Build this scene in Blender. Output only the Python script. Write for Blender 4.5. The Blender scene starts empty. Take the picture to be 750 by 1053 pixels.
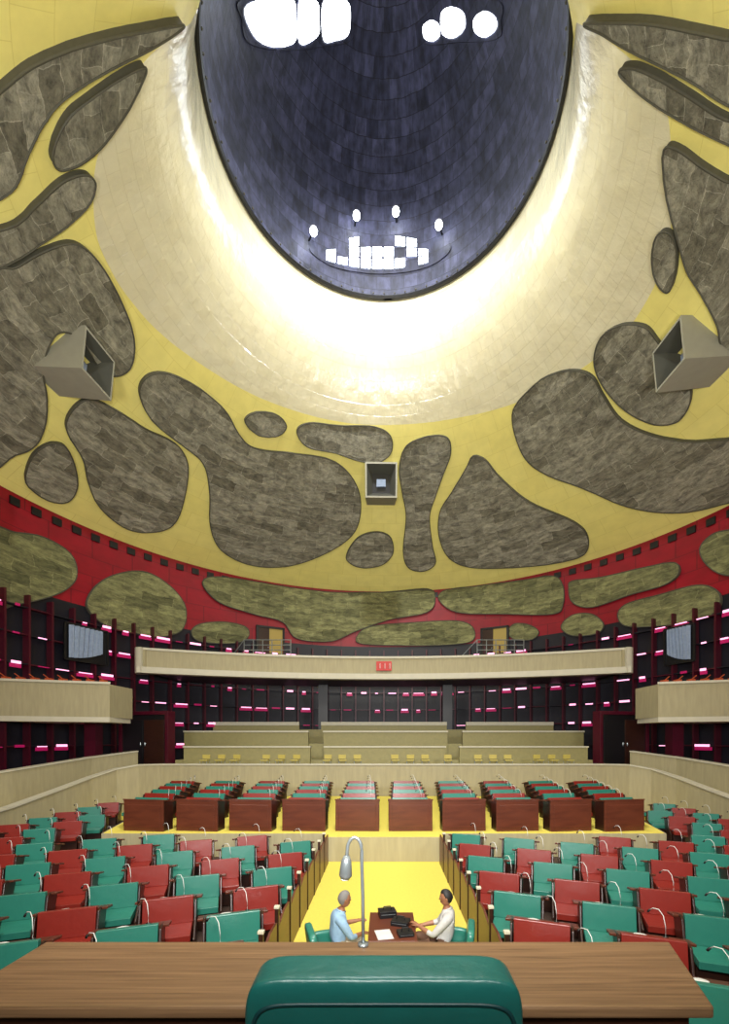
import bpy, bmesh, math, random, bisect
from mathutils import Vector, Matrix
from mathutils.geometry import delaunay_2d_cdt
random.seed(4)
sc = bpy.context.scene
COL = sc.collection
try:
    sc.view_settings.view_transform = 'Standard'
except Exception:
    pass

# ------------------------------------------------------------------ materials
def lin(r, g, b):
    f = lambda v: (v/255/12.92 if v/255 <= .04045 else ((v/255+.055)/1.055)**2.4)
    return (f(r), f(g), f(b), 1)

def base(name):
    m = bpy.data.materials.new(name); m.use_nodes = True
    nt = m.node_tree
    return m, nt, nt.nodes['Principled BSDF']

def mat(name, col, rough=.5, metal=0, var=.25, scale=6, bump=.1, coat=0, spec=.5, stretch=None):
    m, nt, b = base(name)
    n = nt.nodes
    tc = n.new('ShaderNodeTexCoord'); no = n.new('ShaderNodeTexNoise')
    no.inputs['Scale'].default_value = scale; no.inputs['Detail'].default_value = 6
    if stretch:
        mp = n.new('ShaderNodeMapping'); mp.inputs['Scale'].default_value = stretch
        nt.links.new(tc.outputs['Object'], mp.inputs[0]); nt.links.new(mp.outputs[0], no.inputs['Vector'])
    else:
        nt.links.new(tc.outputs['Object'], no.inputs['Vector'])
    mx = n.new('ShaderNodeMixRGB')
    mx.inputs['Color1'].default_value = tuple(c*(1-var) for c in col[:3])+(1,)
    mx.inputs['Color2'].default_value = tuple(min(1, c*(1+var)) for c in col[:3])+(1,)
    nt.links.new(no.outputs['Fac'], mx.inputs['Fac'])
    nt.links.new(mx.outputs[0], b.inputs['Base Color'])
    b.inputs['Roughness'].default_value = rough
    b.inputs['Metallic'].default_value = metal
    b.inputs['Coat Weight'].default_value = coat
    b.inputs['Specular IOR Level'].default_value = spec
    if bump:
        bp = n.new('ShaderNodeBump'); bp.inputs['Strength'].default_value = bump
        bp.inputs['Distance'].default_value = .05
        nt.links.new(no.outputs['Fac'], bp.inputs['Height'])
        nt.links.new(bp.outputs[0], b.inputs['Normal'])
    return m

def wood(name, c1, c2, rough=.35, sc_=(1, 14, 14), nsc=2.2):
    m, nt, b = base(name); n = nt.nodes
    tc = n.new('ShaderNodeTexCoord'); mp = n.new('ShaderNodeMapping')
    mp.inputs['Scale'].default_value = sc_
    no = n.new('ShaderNodeTexNoise'); no.inputs['Scale'].default_value = nsc; no.inputs['Detail'].default_value = 9
    no.inputs['Distortion'].default_value = .5
    cr = n.new('ShaderNodeValToRGB')
    cr.color_ramp.elements[0].position = .3; cr.color_ramp.elements[0].color = c1
    cr.color_ramp.elements[1].position = .7; cr.color_ramp.elements[1].color = c2
    nt.links.new(tc.outputs['Object'], mp.inputs[0]); nt.links.new(mp.outputs[0], no.inputs['Vector'])
    nt.links.new(no.outputs['Fac'], cr.inputs[0]); nt.links.new(cr.outputs[0], b.inputs['Base Color'])
    b.inputs['Roughness'].default_value = rough
    return m

def tiles(name, c1, c2, mortar, bw, bh, msize, rough, bump=.3, noise=.3, nscale=1.5, warp=0, coat=0, streak=False, bdist=.08):
    """panelled surface driven by metre UVs"""
    m, nt, b = base(name); n = nt.nodes
    uv = n.new('ShaderNodeUVMap'); br = n.new('ShaderNodeTexBrick')
    br.inputs['Color1'].default_value = c1; br.inputs['Color2'].default_value = c2
    br.inputs['Mortar'].default_value = mortar
    br.inputs['Scale'].default_value = 1; br.inputs['Brick Width'].default_value = bw
    br.inputs['Row Height'].default_value = bh; br.inputs['Mortar Size'].default_value = msize
    src = uv.outputs[0]
    if warp:
        wn = n.new('ShaderNodeTexNoise'); wn.inputs['Scale'].default_value = 1.3; wn.inputs['Detail'].default_value = 4
        nt.links.new(uv.outputs[0], wn.inputs['Vector'])
        sb = n.new('ShaderNodeVectorMath'); sb.operation = 'SUBTRACT'; sb.inputs[1].default_value = (.5, .5, .5)
        nt.links.new(wn.outputs['Color'], sb.inputs[0])
        sl = n.new('ShaderNodeVectorMath'); sl.operation = 'SCALE'; sl.inputs['Scale'].default_value = warp
        nt.links.new(sb.outputs[0], sl.inputs[0])
        ad0 = n.new('ShaderNodeVectorMath'); ad0.operation = 'ADD'
        nt.links.new(uv.outputs[0], ad0.inputs[0]); nt.links.new(sl.outputs[0], ad0.inputs[1]); src = ad0.outputs[0]
    nt.links.new(src, br.inputs['Vector'])
    no = n.new('ShaderNodeTexNoise'); no.inputs['Scale'].default_value = nscale; no.inputs['Detail'].default_value = 12
    no.inputs['Roughness'].default_value = .75 if streak else .55
    if streak:
        mp = n.new('ShaderNodeMapping'); mp.inputs['Scale'].default_value = (.8, 1.4, 1)
        nt.links.new(src, mp.inputs[0]); nt.links.new(mp.outputs[0], no.inputs['Vector'])
    else:
        nt.links.new(uv.outputs[0], no.inputs['Vector'])
    mr = n.new('ShaderNodeMapRange'); mr.inputs[1].default_value = .36; mr.inputs[2].default_value = .64
    mr.inputs[3].default_value = 1-noise; mr.inputs[4].default_value = 1+noise
    nt.links.new(no.outputs['Fac'], mr.inputs[0])
    mu = n.new('ShaderNodeVectorMath'); mu.operation = 'SCALE'
    nt.links.new(br.outputs['Color'], mu.inputs[0]); nt.links.new(mr.outputs[0], mu.inputs['Scale'])
    nt.links.new(mu.outputs[0], b.inputs['Base Color'])
    b.inputs['Roughness'].default_value = rough
    b.inputs['Coat Weight'].default_value = coat
    b.inputs['Coat Roughness'].default_value = .1
    ad = n.new('ShaderNodeMath'); ad.operation = 'SUBTRACT'
    nt.links.new(no.outputs['Fac'], ad.inputs[0])
    half = n.new('ShaderNodeMath'); half.operation = 'MULTIPLY'; half.inputs[1].default_value = .4
    nt.links.new(br.outputs['Fac'], half.inputs[0]); nt.links.new(half.outputs[0], ad.inputs[1])
    bp = n.new('ShaderNodeBump'); bp.inputs['Strength'].default_value = bump; bp.inputs['Distance'].default_value = bdist
    nt.links.new(ad.outputs[0], bp.inputs['Height']); nt.links.new(bp.outputs[0], b.inputs['Normal'])
    if coat: nt.links.new(bp.outputs[0], b.inputs['Coat Normal'])
    return m

def emit(name, col, s):
    m, nt, b = base(name)
    b.inputs['Base Color'].default_value = col
    b.inputs['Emission Color'].default_value = col
    b.inputs['Emission Strength'].default_value = s
    return m

M = {}
M['yellow'] = tiles('yellow_painted_panels', lin(244,232,138), lin(241,228,132), lin(230,216,122), 1.5, 1.1, .012, .42, .06, .04)
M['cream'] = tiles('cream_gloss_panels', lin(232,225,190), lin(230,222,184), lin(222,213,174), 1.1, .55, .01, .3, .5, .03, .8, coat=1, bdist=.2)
M['red'] = tiles('red_painted_panels', lin(144,3,28), lin(136,3,25), lin(104,3,20), 1.5, 1.1, .02, .45, .12, .12)
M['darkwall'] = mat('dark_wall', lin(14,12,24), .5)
M['dome'] = tiles('dark_slate_tiles', lin(66,68,94), lin(36,38,58), lin(24,25,38), 1.3, .7, .015, .6, .5, .5, warp=.1)
M['acou'] = tiles('acoustic_panel_grey', lin(178,174,152), lin(128,124,104), lin(196,192,170), 1.3, .6, .012, .8, 1, .55, 2.4, warp=.45, streak=True, bdist=.3)
M['acou_red'] = tiles('acoustic_panel_olive', lin(150,149,100), lin(108,108,70), lin(160,158,110), 1.3, .6, .012, .8, 1, .55, 2.4, warp=.45, streak=True, bdist=.3)
M['rim'] = mat('panel_rim_dark', lin(78,76,62), .7)
M['conc'] = mat('board_concrete', lin(160,150,116), .7, scale=3, var=.22, stretch=(3,3,.4))
M['conc2'] = mat('pale_concrete', lin(192,186,164), .6, scale=3, var=.1)
M['tan'] = mat('tan_parapet', lin(142,134,88), .6, var=.15)
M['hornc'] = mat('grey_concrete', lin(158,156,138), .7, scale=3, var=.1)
M['horni'] = mat('shaded_grey_concrete', lin(80,80,70), .8, scale=3, var=.1)  # horn concrete darkened, shade inside the mouth put into the colour
M['floor'] = mat('yellow_carpet', lin(212,194,80), .9, var=.12, scale=20, bump=.05)
M['gchair'] = mat('ochre_chair', lin(176,160,78), .6, var=.08)
M['darkfloor'] = mat('dark_brown_carpet', lin(56,38,28), .9, var=.15, scale=20, bump=.05)
M['teal'] = mat('teal_leather', lin(42,114,98), .32, var=.08, scale=9, bump=.08)
M['chairteal'] = mat('dark_teal_leather', lin(24,88,82), .32, var=.1, scale=14, bump=.12)
M['redl'] = mat('red_leather', lin(126,36,27), .32, var=.1, scale=9, bump=.08)
M['dkteal'] = mat('teal_piping', lin(14,52,54), .4)
M['wood'] = wood('walnut_veneer', lin(84,62,42), lin(120,92,64), sc_=(.8, 34, 34), nsc=2.6)
M['woodred'] = wood('red_brown_wood', lin(80,38,24), lin(100,50,32), sc_=(1, 1, 6), nsc=1.2)
M['wooddk'] = wood('dark_wood', lin(34,18,12), lin(56,28,18))
M['black'] = mat('black_plastic', lin(18,18,20), .4, bump=0)
M['metal'] = mat('brushed_steel', lin(150,158,160), .3, .7, bump=0)
M['white'] = mat('white_plastic', lin(206,206,200), .4, bump=0)
M['glass_day'] = emit('daylit_glass', (.86,.94,1,1), 12)
M['glass_top'] = emit('daylit_top_glass', (.9,.95,1,1), 9)
M['lamp'] = emit('lamp_glow', (.9,.95,1,1), 30)
M['pink'] = emit('pink_lit_band', (1,.42,.66,1), 1.5)  # emissive bands stand for coloured light reflected on the slats
M['magenta'] = emit('magenta_glow', lin(160,14,80), .45)  # emissive colour paints the red glow around the pink bands
M['redfin'] = mat('crimson_fin', lin(70,4,26), .4)
M['warm'] = emit('warm_lit_interior', lin(150,128,60), .25)
M['curtain'] = mat('pale_curtain', lin(140,154,176), .8)
M['orange'] = mat('rust_orange', lin(170,70,30), .6)
M['redsign'] = mat('red_sign', lin(190,30,20), .5)
M['skin'] = mat('skin_brown', lin(146,98,70), .5, var=.06, bump=0)
M['hairg'] = mat('grey_hair', lin(112,108,104), .7)
M['hairb'] = mat('black_hair', lin(22,18,16), .6)
M['shirtb'] = mat('pale_blue_shirt', lin(136,166,190), .8, scale=14)
M['shirtw'] = mat('white_shirt', lin(180,178,174), .8, scale=14)
M['trous'] = mat('khaki_trousers', lin(170,160,140), .8)
M['trousd'] = mat('brown_trousers', lin(96,66,48), .8)
M['eye'] = mat('eye_dark', lin(25,15,12), .2, bump=0)
M['lip'] = mat('lips', lin(112,58,48), .5, bump=0)

# ------------------------------------------------------------------ mesh builder
class MB:
    def __init__(s): s.v=[]; s.f=[]; s.m=[]; s.names=[]
    def mi(s, k):
        if k not in s.names: s.names.append(k)
        return s.names.index(k)
    def add(s, vs, fs, k, tr=None):
        o=len(s.v); i=s.mi(k)
        s.v += [tuple(tr @ Vector(p)) if tr else tuple(p) for p in vs]
        for f in fs: s.f.append([o+a for a in f]); s.m.append(i)
    def box(s,x0,x1,y0,y1,z0,z1,k,tr=None):
        vs=[(x0,y0,z0),(x1,y0,z0),(x1,y1,z0),(x0,y1,z0),(x0,y0,z1),(x1,y0,z1),(x1,y1,z1),(x0,y1,z1)]
        s.add(vs,[(0,3,2,1),(4,5,6,7),(0,1,5,4),(1,2,6,5),(2,3,7,6),(3,0,4,7)],k,tr)
    def prism(s, pts, x0, x1, k, tr=None):
        n=len(pts)
        vs=[(x0,p[0],p[1]) for p in pts]+[(x1,p[0],p[1]) for p in pts]
        fs=[tuple(range(n))[::-1], tuple(range(n,2*n))]+[(i,(i+1)%n,n+(i+1)%n,n+i) for i in range(n)]
        s.add(vs,fs,k,tr)
    def flat(s, pts, z0, z1, k, tr=None):
        n=len(pts)
        vs=[(p[0],p[1],z0) for p in pts]+[(p[0],p[1],z1) for p in pts]
        fs=[tuple(range(n))[::-1], tuple(range(n,2*n))]+[(i,(i+1)%n,n+(i+1)%n,n+i) for i in range(n)]
        s.add(vs,fs,k,tr)
    def tube(s, path, r, k, n=8, tr=None):
        path=[Vector(p) for p in path]; vs=[]; fs=[]
        rr = r if isinstance(r,(list,tuple)) else [r]*len(path)
        for i,p in enumerate(path):
            d=(path[min(i+1,len(path)-1)]-path[max(i-1,0)]).normalized()
            a=d.cross(Vector((0,0,1)));
            if a.length<.05: a=d.cross(Vector((0,1,0)))
            a.normalize(); b=d.cross(a)
            for j in range(n):
                t=2*math.pi*j/n; vs.append(tuple(p+(a*math.cos(t)+b*math.sin(t))*rr[i]))
        for i in range(len(path)-1):
            for j in range(n):
                fs.append((i*n+j,i*n+(j+1)%n,(i+1)*n+(j+1)%n,(i+1)*n+j))
        fs.append(tuple(range(n))); fs.append(tuple(range((len(path)-1)*n,len(path)*n))[::-1])
        s.add(vs,fs,k,tr)
    def ball(s, c, r, k, seg=12, ring=8, tr=None, fn=None):
        vs=[];fs=[]
        for i in range(ring+1):
            ph=math.pi*i/ring
            for j in range(seg):
                t=2*math.pi*j/seg
                d=Vector((math.sin(ph)*math.cos(t),math.sin(ph)*math.sin(t),math.cos(ph)))
                q=Vector((d.x*r[0],d.y*r[1],d.z*r[2]))
                if fn: q=fn(d,q)
                vs.append((c[0]+q.x,c[1]+q.y,c[2]+q.z))
        for i in range(ring):
            for j in range(seg):
                fs.append((i*seg+j,(i+1)*seg+j,(i+1)*seg+(j+1)%seg,i*seg+(j+1)%seg))
        s.add(vs,fs,k,tr)
    def mesh(s,name):
        me=bpy.data.meshes.new(name); me.from_pydata(s.v,[],s.f)
        for k in s.names: me.materials.append(M[k])
        me.polygons.foreach_set('material_index',s.m)
        bm=bmesh.new(); bm.from_mesh(me); bmesh.ops.recalc_face_normals(bm,faces=bm.faces); bm.to_mesh(me); bm.free()
        return me
    def obj(s,name,loc=(0,0,0),rot=0,bevel=0,seg=2,smooth=False,parent=None):
        me=s.mesh(name); o=bpy.data.objects.new(name,me); COL.objects.link(o)
        if bevel:
            md=o.modifiers.new('bevel','BEVEL'); md.width=bevel; md.segments=seg; md.limit_method='ANGLE'; md.angle_limit=.6
            dg=bpy.context.evaluated_depsgraph_get()
            me2=bpy.data.meshes.new_from_object(o.evaluated_get(dg)); me2.name=name
            o.modifiers.clear(); o.data=me2
        if smooth:
            for p in o.data.polygons: p.use_smooth=True
        o.location=loc; o.rotation_euler=(0,0,rot)
        if parent: o.parent=parent
        return o

# ------------------------------------------------------------------ hall shell (surface of revolution)
CZ=3.5; D=17.8; R0=19.3; ZR=16.0; ZT=28.5; RT=7.1; F=450.; VX=395.; VY=760.
ZW=26.6; CW=(ZW-ZR)/2.5274
def rad(z):
    if z<=ZR: return R0
    if z<=ZW: return RT*math.sqrt(1+((ZW-z)/CW)**2)
    if z<=ZT: return RT
    return RT*math.sqrt(max(0,1-((z-ZT)/13.0)**2))
TAB=[]; s_=0; pz=0; pr=rad(0)
for i in range(0,4151):
    z=i*.01
    r=rad(z)
    s_+=math.hypot(z-pz,r-pr); pz,pr=z,r
    TAB.append((s_,z,r))
def s_of_z(z):
    i=max(0,min(len(TAB)-1,int(round(z/.01)))); return TAB[i][0]
SS=[t[0] for t in TAB]
def prof(s):
    i=min(max(bisect.bisect_left(SS,s),1),len(TAB)-2)
    a,b=TAB[i-1],TAB[i]; t=(s-a[0])/max(1e-9,b[0]-a[0])
    z=a[1]+(b[1]-a[1])*t; r=a[2]+(b[2]-a[2])*t
    c0,c1=TAB[max(0,i-12)],TAB[min(len(TAB)-1,i+12)]
    L=math.hypot(c1[1]-c0[1],c1[2]-c0[2])
    return z,r,(c1[1]-c0[1])/L,(c1[2]-c0[2])/L
def pt(th,s,h=0):
    z,r,dz,dr=prof(s)
    rr=r-dz*h; zz=z+dr*h
    return Vector((rr*math.sin(th), D+rr*math.cos(th), zz))
def survey(px,py):
    """angle / arc-length of the wall point sighted from the speaker's dais"""
    d=Vector(((px-VX)/F,1,(VY-py)/F)); 
    fn=lambda t: math.hypot(d.x*t,d.y*t-D)-rad(min(41.4,CZ+d.z*t))
    t=1.
    while fn(t)<0 and t<60: t+=.05
    a,b=t-.05,t
    for _ in range(30):
        c=(a+b)/2
        if fn(c)<0: a=c
        else: b=c
    return math.atan2(d.x*b,d.y*b-D), s_of_z(CZ+d.z*b), CZ+d.z*b

UM=12.
def inside(p,poly):
    c=False;n=len(poly)
    for i in range(n):
        a,b=poly[i],poly[(i+1)%n]
        if (a[1]>p[1])!=(b[1]>p[1]) and p[0]<(b[0]-a[0])*(p[1]-a[1])/(b[1]-a[1])+a[0]: c=not c
    return c
def crom(pts, sub=6, closed=True):
    out=[];n=len(pts)
    for i in range(n if closed else n-1):
        if closed: ids=[(i+k-1)%n for k in range(4)]
        else: ids=[min(n-1,max(0,i+k-1)) for k in range(4)]
        p0,p1,p2,p3=[Vector(pts[q]) for q in ids]
        for j in range(sub):
            t=j/sub
            out.append(.5*((2*p1)+(-p0+p2)*t+(2*p0-5*p1+4*p2-p3)*t*t+(-p0+3*p1-3*p2+p3)*t**3))
    if not closed: out.append(Vector(pts[-1]))
    return out

def strip(name, s0, s1, n, key):
    NT=180; vs=[];fs=[];uvs=[]
    for i in range(NT+1):
        th=-math.pi+2*math.pi*i/NT
        for j in range(n+1):
            s=s0+(s1-s0)*j/n
            vs.append(tuple(pt(th,s))); uvs.append((th*UM,s))
    for i in range(NT):
        for j in range(n):
            q=i*(n+1)+j; fs.append((q,q+1,q+n+2,q+n+1))
    me=bpy.data.meshes.new(name); me.from_pydata(vs,[],fs)
    ul=me.uv_layers.new(name='UVMap')
    for l in me.loops: ul.data[l.index].uv=uvs[l.vertex_index]
    me.materials.append(M[key])
    for p in me.polygons: p.use_smooth=True
    o=bpy.data.objects.new(name,me); COL.objects.link(o); return o

sT=s_of_z(ZT); sR0=s_of_z(11.3); sR1=s_of_z(ZR)
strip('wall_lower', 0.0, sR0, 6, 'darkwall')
strip('wall_red_band', sR0, sR1, 4, 'red')
strip('ceiling_tower_dome', sT, SS[-60], 30, 'dome')

# yellow / cream shell: one surface, paint line follows the surveyed curve
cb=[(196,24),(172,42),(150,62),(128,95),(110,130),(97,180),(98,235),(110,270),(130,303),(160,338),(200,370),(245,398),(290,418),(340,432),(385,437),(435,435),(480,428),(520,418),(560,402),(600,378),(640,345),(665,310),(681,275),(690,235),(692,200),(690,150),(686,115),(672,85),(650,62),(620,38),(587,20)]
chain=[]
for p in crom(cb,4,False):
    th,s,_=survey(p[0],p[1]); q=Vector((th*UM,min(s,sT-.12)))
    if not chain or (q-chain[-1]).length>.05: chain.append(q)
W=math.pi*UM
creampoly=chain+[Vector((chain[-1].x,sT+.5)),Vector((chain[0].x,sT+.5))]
pts=[];nx=150;ny=30
dxg=2*W/nx; dyg=(sT-sR1)/ny
for i in range(nx+1):
    for j in range(ny+1):
        p=Vector((-W+dxg*i, sR1+dyg*j))
        edge=(i in(0,nx)) or (j in(0,ny))
        if edge or min((p-c).length for c in chain)>.22: pts.append(p)
pts+= [Vector((chain[0].x,sT))]; off=len(pts); pts+=chain; pts+=[Vector((chain[-1].x,sT))]
edges=[(off-1+i,off+i) for i in range(len(chain)+1)]
rv,re,rf,_,_,_=delaunay_2d_cdt(pts,edges,[],0,1e-4)
me=bpy.data.meshes.new('wall_tower_shell')
me.from_pydata([tuple(pt(p.x/UM,p.y)) for p in rv],[],[list(f) for f in rf])
ul=me.uv_layers.new(name='UVMap')
for l in me.loops: ul.data[l.index].uv=(rv[l.vertex_index].x,rv[l.vertex_index].y)
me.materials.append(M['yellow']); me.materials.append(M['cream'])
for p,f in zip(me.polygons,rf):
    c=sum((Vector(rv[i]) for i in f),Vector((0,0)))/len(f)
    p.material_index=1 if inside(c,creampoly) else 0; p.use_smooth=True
COL.objects.link(bpy.data.objects.new('wall_tower_shell',me))

def wall_panel(name, outline, h, key, rimkey='rim', smooth=True, g=.6, h0=-.05, bead=True):
    pts=crom([(float(a),float(b)) for a,b in outline]) if smooth else []
    if not smooth:
        n=len(outline)
        for i in range(n):
            a=Vector(outline[i]);b=Vector(outline[(i+1)%n])
            for j in range(5): pts.append(a+(b-a)*j/5)
    poly=[]
    for p in pts:
        th,s,_=survey(p[0],p[1]); q=Vector((th*UM,s))
        if not poly or (q-poly[-1]).length>.03: poly.append(q)
    if (poly[0]-poly[-1]).length<.03: poly.pop()
    n=len(poly); vs=list(poly); xs=[p.x for p in poly]; ys=[p.y for p in poly]
    x=min(xs)+g/2
    while x<max(xs):
        y=min(ys)+g/2
        while y<max(ys):
            if inside((x,y),poly) and min((p-Vector((x,y))).length for p in poly)>g*.35: vs.append(Vector((x,y)))
            y+=g
        x+=g
    rv,re,rf,_,_,_=delaunay_2d_cdt(vs,[(i,(i+1)%n) for i in range(n)],[],1,1e-4)
    bm=bmesh.new(); ul=bm.loops.layers.uv.new('UVMap')
    bv=[bm.verts.new(pt(p.x/UM,p.y,h)) for p in rv]
    low={}
    for f in rf:
        try: ff=bm.faces.new([bv[i] for i in f])
        except ValueError: continue
        for l,i in zip(ff.loops,f): l[ul].uv=(rv[i].x,rv[i].y)
        ff.smooth=True
    bm.edges.ensure_lookup_table(); bm.verts.index_update()
    be=[e for e in bm.edges if len(e.link_faces)==1]
    def lv(v):
        i=v.index
        if i not in low: low[i]=bm.verts.new(pt(rv[i].x/UM,rv[i].y,h0))
        return low[i]
    dup={}
    def dv(v):
        if v.index not in dup: dup[v.index]=bm.verts.new(v.co)
        return dup[v.index]
    for e in be:
        a,b=e.verts
        ff=bm.faces.new((dv(a),dv(b),lv(b),lv(a))); ff.material_index=1
    bmesh.ops.recalc_face_normals(bm,faces=bm.faces)
    me=bpy.data.meshes.new(name); bm.to_mesh(me); bm.free()
    me.materials.append(M[key]); me.materials.append(M[rimkey])
    o=bpy.data.objects.new(name,me); COL.objects.link(o)
    if bead:
        mb=MB(); loop=[pt(p.x/UM,p.y,h) for p in poly]; loop+=[loop[0],loop[1]]
        mb.tube(loop,.035,rimkey,5); b=mb.obj('edge_bead'); b.parent=o
    return o

Y_=[
[(-30,120),(14,70),(60,45),(110,30),(150,22),(182,17),(178,24),(150,42),(100,68),(60,95),(40,120),(25,150),(8,190),(-30,200)],
[(145,62),(125,70),(95,90),(65,115),(50,150),(56,168),(76,164),(100,145),(125,110),(140,80)],
[(-20,240),(14,225),(35,205),(60,182),(82,174),(94,182),(88,205),(65,228),(40,245),(14,262),(-20,275)],
[(-20,290),(14,270),(40,255),(68,246),(88,254),(108,280),(128,320),(136,350),(132,376),(115,384),(98,372),(80,345),(60,338),(48,352),(42,378),(46,405),(45,432),(35,455),(14,465),(-20,470)],
[(25,485),(33,465),(50,454),(66,457),(76,478),(78,500),(68,514),(48,512),(28,498)],
[(67,440),(72,420),(90,408),(115,418),(150,440),(180,455),(192,475),(190,505),(180,535),(160,545),(130,542),(102,520),(90,495),(84,470)],
[(142,402),(150,385),(170,382),(200,395),(230,420),(245,445),(262,460),(300,465),(340,472),(362,490),(371,515),(365,545),(340,565),(300,580),(260,580),(228,565),(216,540),(215,505),(208,475),(185,455),(155,430)],
[(251,432),(262,423),(283,425),(294,437),(285,447),(265,446)],
[(305,442),(318,434),(350,437),(385,438),(402,448),(402,465),(388,475),(370,473),(345,465),(315,458)],
[(411,480),(418,458),(440,448),(460,449),(464,465),(455,490),(448,510),(442,530),(445,560),(448,578),(435,586),(420,582),(415,565),(418,530),(414,505)],
[(480,480),(487,468),(500,472),(515,490),(545,515),(590,535),(605,550),(602,568),(575,577),(530,582),(485,582),(462,572),(452,550),(453,525),(465,505)],
[(356,572),(368,552),(388,546),(402,552),(404,568),(392,580),(370,582)],
[(528,425),(545,400),(565,385),(590,379),(610,385),(622,405),(640,430),(670,445),(710,452),(745,450),(785,450),(785,500),(745,516),(700,525),(650,520),(600,500),(560,485),(538,465)],
[(613,370),(620,345),(640,332),(665,333),(680,350),(695,370),(710,390),(712,410),(700,430),(675,434),(645,420),(622,395)],
[(674,270),(676,245),(684,234),(694,238),(699,255),(697,280),(690,297),(680,290)],
[(686,160),(690,145),(705,150),(725,165),(750,180),(790,200),(790,360),(750,362),(740,330),(725,300),(710,275),(700,240),(690,200)],
[(642,68),(655,62),(680,72),(710,90),(750,115),(785,122),(785,152),(750,140),(710,120),(670,95)],
[(606,16),(640,14),(680,16),(750,30),(790,38),(790,110),(750,98),(720,78),(690,62),(650,42),(624,26)],
]
R_=[
[(-20,545),(14,548),(40,552),(65,565),(76,580),(75,598),(55,612),(14,622),(-20,625)],
[(88,625),(95,605),(115,592),(145,588),(170,600),(188,620),(190,640),(180,652),(150,655),(110,645)],
[(208,602),(215,594),(245,596),(300,605),(350,610),(400,608),(440,605),(448,615),(440,630),(400,638),(365,650),(340,660),(305,657),(290,640),(260,632),(225,620)],
[(196,650),(205,642),(230,640),(252,645),(255,655),(240,662),(205,660)],
[(367,655),(380,645),(420,641),(470,639),(487,646),(485,660),(450,664),(400,664),(370,662)],
[(451,615),(465,605),(500,602),(540,597),(570,593),(580,603),(580,622),(570,632),(520,632),(470,630)],
[(586,605),(590,598),(620,594),(660,585),(695,579),(700,590),(685,602),(650,612),(610,625),(590,620)],
[(637,635),(645,622),(680,612),(720,602),(740,608),(743,622),(730,635),(700,642),(650,645)],
[(578,645),(590,633),(610,632),(622,642),(615,652),(590,654)],
[(523,650),(530,642),(545,643),(555,650),(548,658),(530,658)],
[(722,565),(735,550),(755,545),(790,540),(790,590),(750,592),(730,582)],
]
for o in Y_: wall_panel('acoustic_wall_panel',o,.18,'acou')
for o in R_: wall_panel('acoustic_wall_panel',o,.18,'acou_red')

# tower rim, skylights
mb=MB()
loop=[(RT*.985*math.sin(a),D+RT*.985*math.cos(a),ZT) for a in [2*math.pi*i/96 for i in range(98)]]
mb.tube(loop,.12,'black',6)
for i in range(72):
    a=2*math.pi*i/72; mb.ball((RT*.965*math.sin(a),D+RT*.965*math.cos(a),ZT+.1),(.05,.05,.05),'rim',6,4)
mb.obj('tower_rim_ring')
def skylight(name, quads, frame, key, sm=False):
    par=wall_panel(name, frame, .04,'dome','black',smooth=True,bead=False)
    for q in quads:
        p=wall_panel('pane',q,.1,key,'black',smooth=sm,g=1,h0=.06,bead=False); p.parent=par
    return par
def lens(x0,x1,top,bot,n,rows,gap,skip=()):
    qs=[]
    for i in range(n):
        a=x0+(x1-x0)*i/n+gap; b=x0+(x1-x0)*(i+1)/n-gap
        for r in range(rows):
            if (i,r) in skip: continue
            def yy(x,t): return top(x)+(bot(x)-top(x))*t
            t0=r/rows;t1=(r+1)/rows
            qs.append([(a,yy(a,t0)+gap*.7),(b,yy(b,t0)+gap*.7),(b,yy(b,t1)-gap*.7),(a,yy(a,t1)-gap*.7)])
    return qs
bot=lambda x: 279-((x-392)/64)**2*12
top=lambda x: 243+((x-392)/64)**2*12
fr=[(318,256),(328,247),(360,240),(392,238),(425,240),(456,246),(464,256),(450,270),(425,279),(388,282),(350,277),(330,268)]
skylight('window_1', lens(334,442,top,bot,9,3,1.1,((0,0),(1,1),(3,0),(7,2),(8,0),(6,1),(4,0),(1,0),(5,0))), fr,'glass_day')
skylight('window_2', [[(250,8),(276,-2),(300,0),(303,20),(302,44),(280,49),(260,38)],[(307,0),(325,2),(327,20),(326,38),(307,45)],[(331,4),(345,-2),(358,4),(360,22),(357,38),(345,43),(332,42)]],[(247,0),(300,-4),(362,-2),(364,25),(360,42),(335,48),(290,52),(255,44),(248,20)],'glass_top',True)
skylight('window_3', [[(436,28),(444,22),(452,26),(453,38),(445,44),(437,40)],[(455,14),(466,8),(478,14),(479,30),(468,40),(456,36)],[(489,20),(500,12),(511,18),(512,30),(501,39),(490,34)]],[(433,2),(470,-1),(514,2),(516,22),(512,40),(470,44),(438,46),(433,25)],'glass_top',True)
lamp_pts=[]
for (x,y) in [(318,247),(365,232),(408,228),(455,241)]:
    th,s,_=survey(x,y)
    mb=MB(); c=pt(th,s,.55); w=pt(th,s,0); lamp_pts.append(pt(th,s,.95))
    mb.tube([w,c],.05,'black'); mb.ball(c,(.19,.19,.19),'lamp'); mb.tube([c+Vector((0,0,.12)),c+Vector((0,0,.3))],[.2,.08],'black',10)
    mb.obj('tower_spotlight')

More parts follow.
